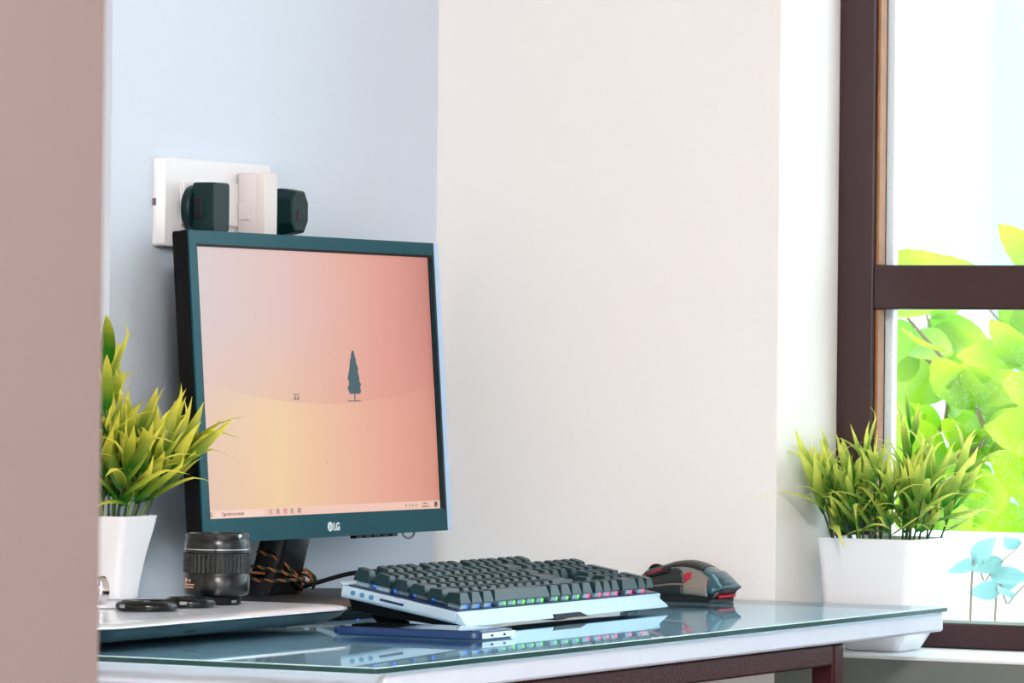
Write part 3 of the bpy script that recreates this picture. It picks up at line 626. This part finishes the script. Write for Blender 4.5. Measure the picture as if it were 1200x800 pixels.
stA.append(((.008, -.020, .071), (.012, -.030, .180), (.002, 0, 0), 10, .35, .9))
stA.append(((.016, .018, .071), (.040, .052, .126), (0, 0, .014), 9, .35, 1.05))
stA.append(((.010, .020, .071), (.018, .060, .140), (0, 0, .014), 9, .35, 1.05))
plant('potted_plant', 'yellow green leafy plant in a small square white pot on the laptop', (.072, -.772, LZ), potA, .0275, .073, stA, varA, 1.0, 'potted plants', -.066, .098, .068)
random.seed(5)
hB = .0570
potB = [square_ring(.030, .008, .0003), square_ring(.032, .008, .0015), square_ring(.046, .010, .028), square_ring(.0515, .010, .055), square_ring(.0535, .010, .090), square_ring(hB, .010, .1210), square_ring(hB-.003, .009, .1210), square_ring(hB-.005, .009, .1140)]
stB = []
for i in range(30):
    bx, by = -.042+.0168*(i % 6)+random.uniform(-.006, .006), -.040+.019*(i//6)+random.uniform(-.006, .006)
    stB.append(((bx, by, .111), (bx*1.45+random.uniform(-.006, .006), by*1.2-.010+random.uniform(-.006, .006), .119+random.uniform(.042, .072)), (0, 0, .006), 8, .22, random.uniform(.8, 1.05)))
stB.append(((.020, .010, .111), (.026, .012, .232), (.004, 0, 0), 12, .4, .95))
stB.append(((-.012, -.01, .111), (-.018, -.012, .205), (.0, 0, 0), 10, .4, .95))
stB.append(((-.044, -.030, .111), (-.060, -.050, .178), (-.004, 0, .01), 8, .3, 1.0))
stB.append(((.046, .0, .111), (.082, .02, .192), (.0, 0, .01), 10, .3, 1.05))
plant('potted_plant', 'bushy green plant in a large square white pot on the window sill', (.5055, .0835, ZD-.0538), potB, .047, .114, stB, varB, 1.0, 'potted plants', -.084, .066, .060)

# ------------------------------------------------------------------ socket plate and plugs on the left wall
ivory = mat('white socket plastic', (238, 236, 240), .3, coat=.2); ivory_w = mat('warm white plug plastic', (226, 217, 215), .35)
so_ = tag(empty('wall_socket', (0, -.4829, ZD+.4077)), 'long white wall socket plate above the monitor', 'socket')
def wall_box(mb_pts, name, m, parent, **kw): return mb_pts.build(name, m, parent, **kw)
def yz(hy, hz, r, x, cy=0, cz=0, n=4): return [(x, cy+a, cz+b_) for a, b_ in rrect(hy, hz, r, n)]
MB().rings([yz(.1085, .0445, .004, .0003), yz(.1085, .0445, .004, .004), yz(.1025, .0440, .004, .0110)]).build('cover_plate', ivory, so_, smooth=True)
MB().rings([yz(.0745, .0226, .001, .0111), yz(.0740, .0222, .001, .0125)]).build('module_frame', ivory, so_, bevel=.0004)
for k in range(4):
    cy = -.055+k*.0367
    MB().rings([yz(.0175, .0212, .001, .0126, cy), yz(.0170, .0208, .001, .0142, cy)]).build('socket_module' if k % 2 == 0 else 'switch_rocker', ivory, so_, bevel=.0004)
MB().box(.0004, .0042, -.1092, -.1083, -.004, .003).build('plate_notch', mat('notch grey', (120, 112, 106), .5), so_)
def plug(name, label, y, z): return tag(empty(name, (.0145, y, ZD+z)), label, 'plug', 'plugs in the wall socket')
bp = mat('black teal plug plastic', (2, 38, 41), .4, spec=.25)
p1 = plug('power_plug', 'black plug with a round back at the left of the wall socket', -.5395, .403)
MB().rings([yz(rr_, rr_, rr_*.98, x, .0, -.001, 8) for x, rr_ in ((0, .0215), (.001, .0235), (.008, .0240), (.0100, .0225))]).build('round_back', bp, p1, smooth=True)
MB().rings([yz(.0155, .0245, .003, .0101), yz(.0160, .0250, .003, .012), yz(.0158, .0248, .003, .033), yz(.0148, .0238, .003, .0345)]).build('body', bp, p1, smooth=True)
MB().box(.012, .022, -.0175, -.0161, -.012, .010).build('side_grip', gloss_black, p1, bevel=.0006)
p2 = plug('power_adapter', 'white stepped plug adapter in the middle of the wall socket', -.4375, .405)
MB().rings([yz(.0125, .036, .002, .0), yz(.0130, .0365, .002, .001), yz(.0130, .0365, .002, .020), yz(.0126, .0360, .002, .0205)]).build('body', ivory_w, p2, smooth=True)
MB().rings([yz(.0130, .0365, .002, .0208), yz(.0130, .0365, .002, .030), yz(.0120, .0355, .002, .0315)]).build('front_half', ivory_w, p2, smooth=True)
MB().box(.002, .015, -.0155, -.0131, -.012, .006).build('side_step', ivory_w, p2, bevel=.001)
p3 = plug('power_plug', 'black faceted plug at the right end of the wall socket', -.385, .4035)
def hexa(ry, rz, x): return [(x, ry*c, rz*s) for c, s in ((.55, 1), (-.55, 1), (-1, .55), (-1, -.55), (-.55, -1), (.55, -1), (1, -.45), (1, .45))]
MB().rings([hexa(.015, .021, 0), hexa(.019, .0235, .003), hexa(.0195, .0240, .020), hexa(.0175, .0215, .034), hexa(.0165, .0200, .0355)]).build('body', bp, p3, bevel=.0012)
MB().box(.0356, .0362, -.006, .002, -.010, .002).build('embossed_mark', gloss_black, p3, bevel=.0002)
for k in range(3): MB().box(.0352, .0358, -.006, .006, .010+k*.003, .0112+k*.003).build('ridge', gloss_black, p3)

# ------------------------------------------------------------------ outside the window
parapet = MB().box(-3.0, 3.5, 1.0, 1.14, 0, ZD+.036).build('parapet', mat('white parapet paint', (240, 244, 246), .7, bump=.2, bscale=30)); parapet['kind'] = 'structure'; parapet['label'] = 'low white wall outside the window'; parapet['category'] = 'wall'
gnd = MB().box(-14, 14, .25, 30, -.35, -.3).build('ground', mat('pale yard', (215, 216, 210), .9, var=.1, vscale=1)); gnd['kind'] = 'structure'; gnd['label'] = 'pale yard outside the window'; gnd['category'] = 'ground'
bld = tag(empty('house', (-2.62, 9, -.3)), 'pale overexposed house across the yard behind the window', 'house')
hw_ = mat('pale house paint', (226, 236, 238), .8); hb = mat('pale blue house paint', (150, 208, 222), .8)
MB().box(-4.0, -.25, 0, 3, 0, 5).build('wall', hw_, bld); MB().box(-.25, 4, -.25, 3, 0, 5).build('corner_wing', hb, bld)
for x in (-.95, -2.1):
    for z in (1.55, 3.0):
        w_ = MB().box(x, x+.7, -.04, .02, z, z+.95).build('window', hw_, bld); MB().box(x+.06, x+.64, -.045, -.04, z+.06, z+.89).build('window_pane', mat('house window glass', (170, 205, 215), .2), w_)
MB().box(-4.1, 4.1, -.35, 3, 5, 5.2).build('roof_slab', hw_, bld)
bleaf = leaf_mat('broad leaf', (104, 172, 20), (184, 208, 50), .12, rough=.4, transl=.5, pos0=.12, pos1=.62)
tleaf = leaf_mat('hazed sprig leaf', (112, 168, 166), (150, 200, 194), .05, rough=.4, transl=.4)  # whitish window haze mixed into the leaf colour
def broad(L, w, curl, fold, nu=12):
    mb = MB(); rows_ = []
    for k in range(nu+1):
        t = k/nu; ww = w*max(.015, (math.sin(PI*t**.8)**.62)*(1-.12*t)+.02*math.sin(t*40)); y = curl*L*t*t; z = L*(t-.15*abs(curl)*t*t)
        if k == nu: ww = w*.015
        rows_.append([(u*ww, y+fold*ww*abs(u)**1.4+.0025*math.sin(9*t+3*u), z-.10*ww*abs(u)) for u in (-1, -.6, -.12, 0, .12, .6, 1)])
    mb.add([p_ for r_ in rows_ for p_ in r_], [(j*7+i, j*7+i+1, (j+1)*7+i+1, (j+1)*7+i) for j in range(nu) for i in range(6)])
    return mb
varC = [broad(.12, w, c, f).mesh('leaf', bleaf, True) for w, c, f in ((.036, .1, .25), (.042, .25, .2), (.030, .35, .3), (.045, .0, .15))]
varD = [blade(.05, w, c, f).mesh('leaf', tleaf, True) for w, c, f in ((.012, .1, .3), (.014, .3, .3))]
twig = mat('brown twig', (128, 104, 78), .7)
def shrub(name, label, loc, branches, variants, sc, lo=.15):
    S = tag(empty(name, loc), label, 'shrub')
    for pts, r, n in branches:
        P_ = smooth_path(pts, 8); br = MB().tube(P_, lambda u: r*(1-.7*u), 6).build('branch', twig, S, smooth=True)
        for k in range(n):
            q = P_[int((lo+(1-lo)*k/max(1, n-1))*(len(P_)-1))]; a = random.uniform(0, 6.28)
            d = Vector((math.cos(a), .5*math.sin(a)-.1, random.uniform(-.5, .8))); s_ = sc*random.uniform(.7, 1.25)
            inst('leaf', random.choice(variants), br, q, orient(d, (random.uniform(-.5, .8), -1, random.uniform(-.2, .9))), (s_, s_, s_))
    return S
random.seed(12)
zt = ZD
brs = []
for i in range(15):
    x = -.55+.085*i; y = random.uniform(-.1, .22)
    brs.append(([(x, y, .0), (x+random.uniform(-.05, .05), y+random.uniform(-.05, .05), ZD+.02), (x+random.uniform(-.12, .12), y+random.uniform(-.1, .1), ZD+random.uniform(.14, .22)), (x+random.uniform(-.2, .2), y+random.uniform(-.1, .1), ZD+random.uniform(.27, .42))], .006, 18))
shrub('garden_shrub', 'sunlit yellow green broad leaved shrub outside the lower window pane', (.10, 1.45, -.3), [([(a, b_, c+.3) for a, b_, c in pts], r, n) for pts, r, n in brs], varC, .86, .30)
for lbl, lx_, lz_ in (('small bluish green sprig before the low white wall, right of the pot', .395, -.03), ('tiny bluish seedling low beside the pot outside the window', .285, -.075)):
    shrub('garden_sprig', lbl, (lx_, .60+.35*(lx_ < .3), -.3), [([(0, 0, .0), (.0, 0, ZD+.3+lz_-.03), (.02, .0, ZD+.3+lz_+.03), (.06, .0, ZD+.3+lz_+.07)], .002, 7)], varD, .9)
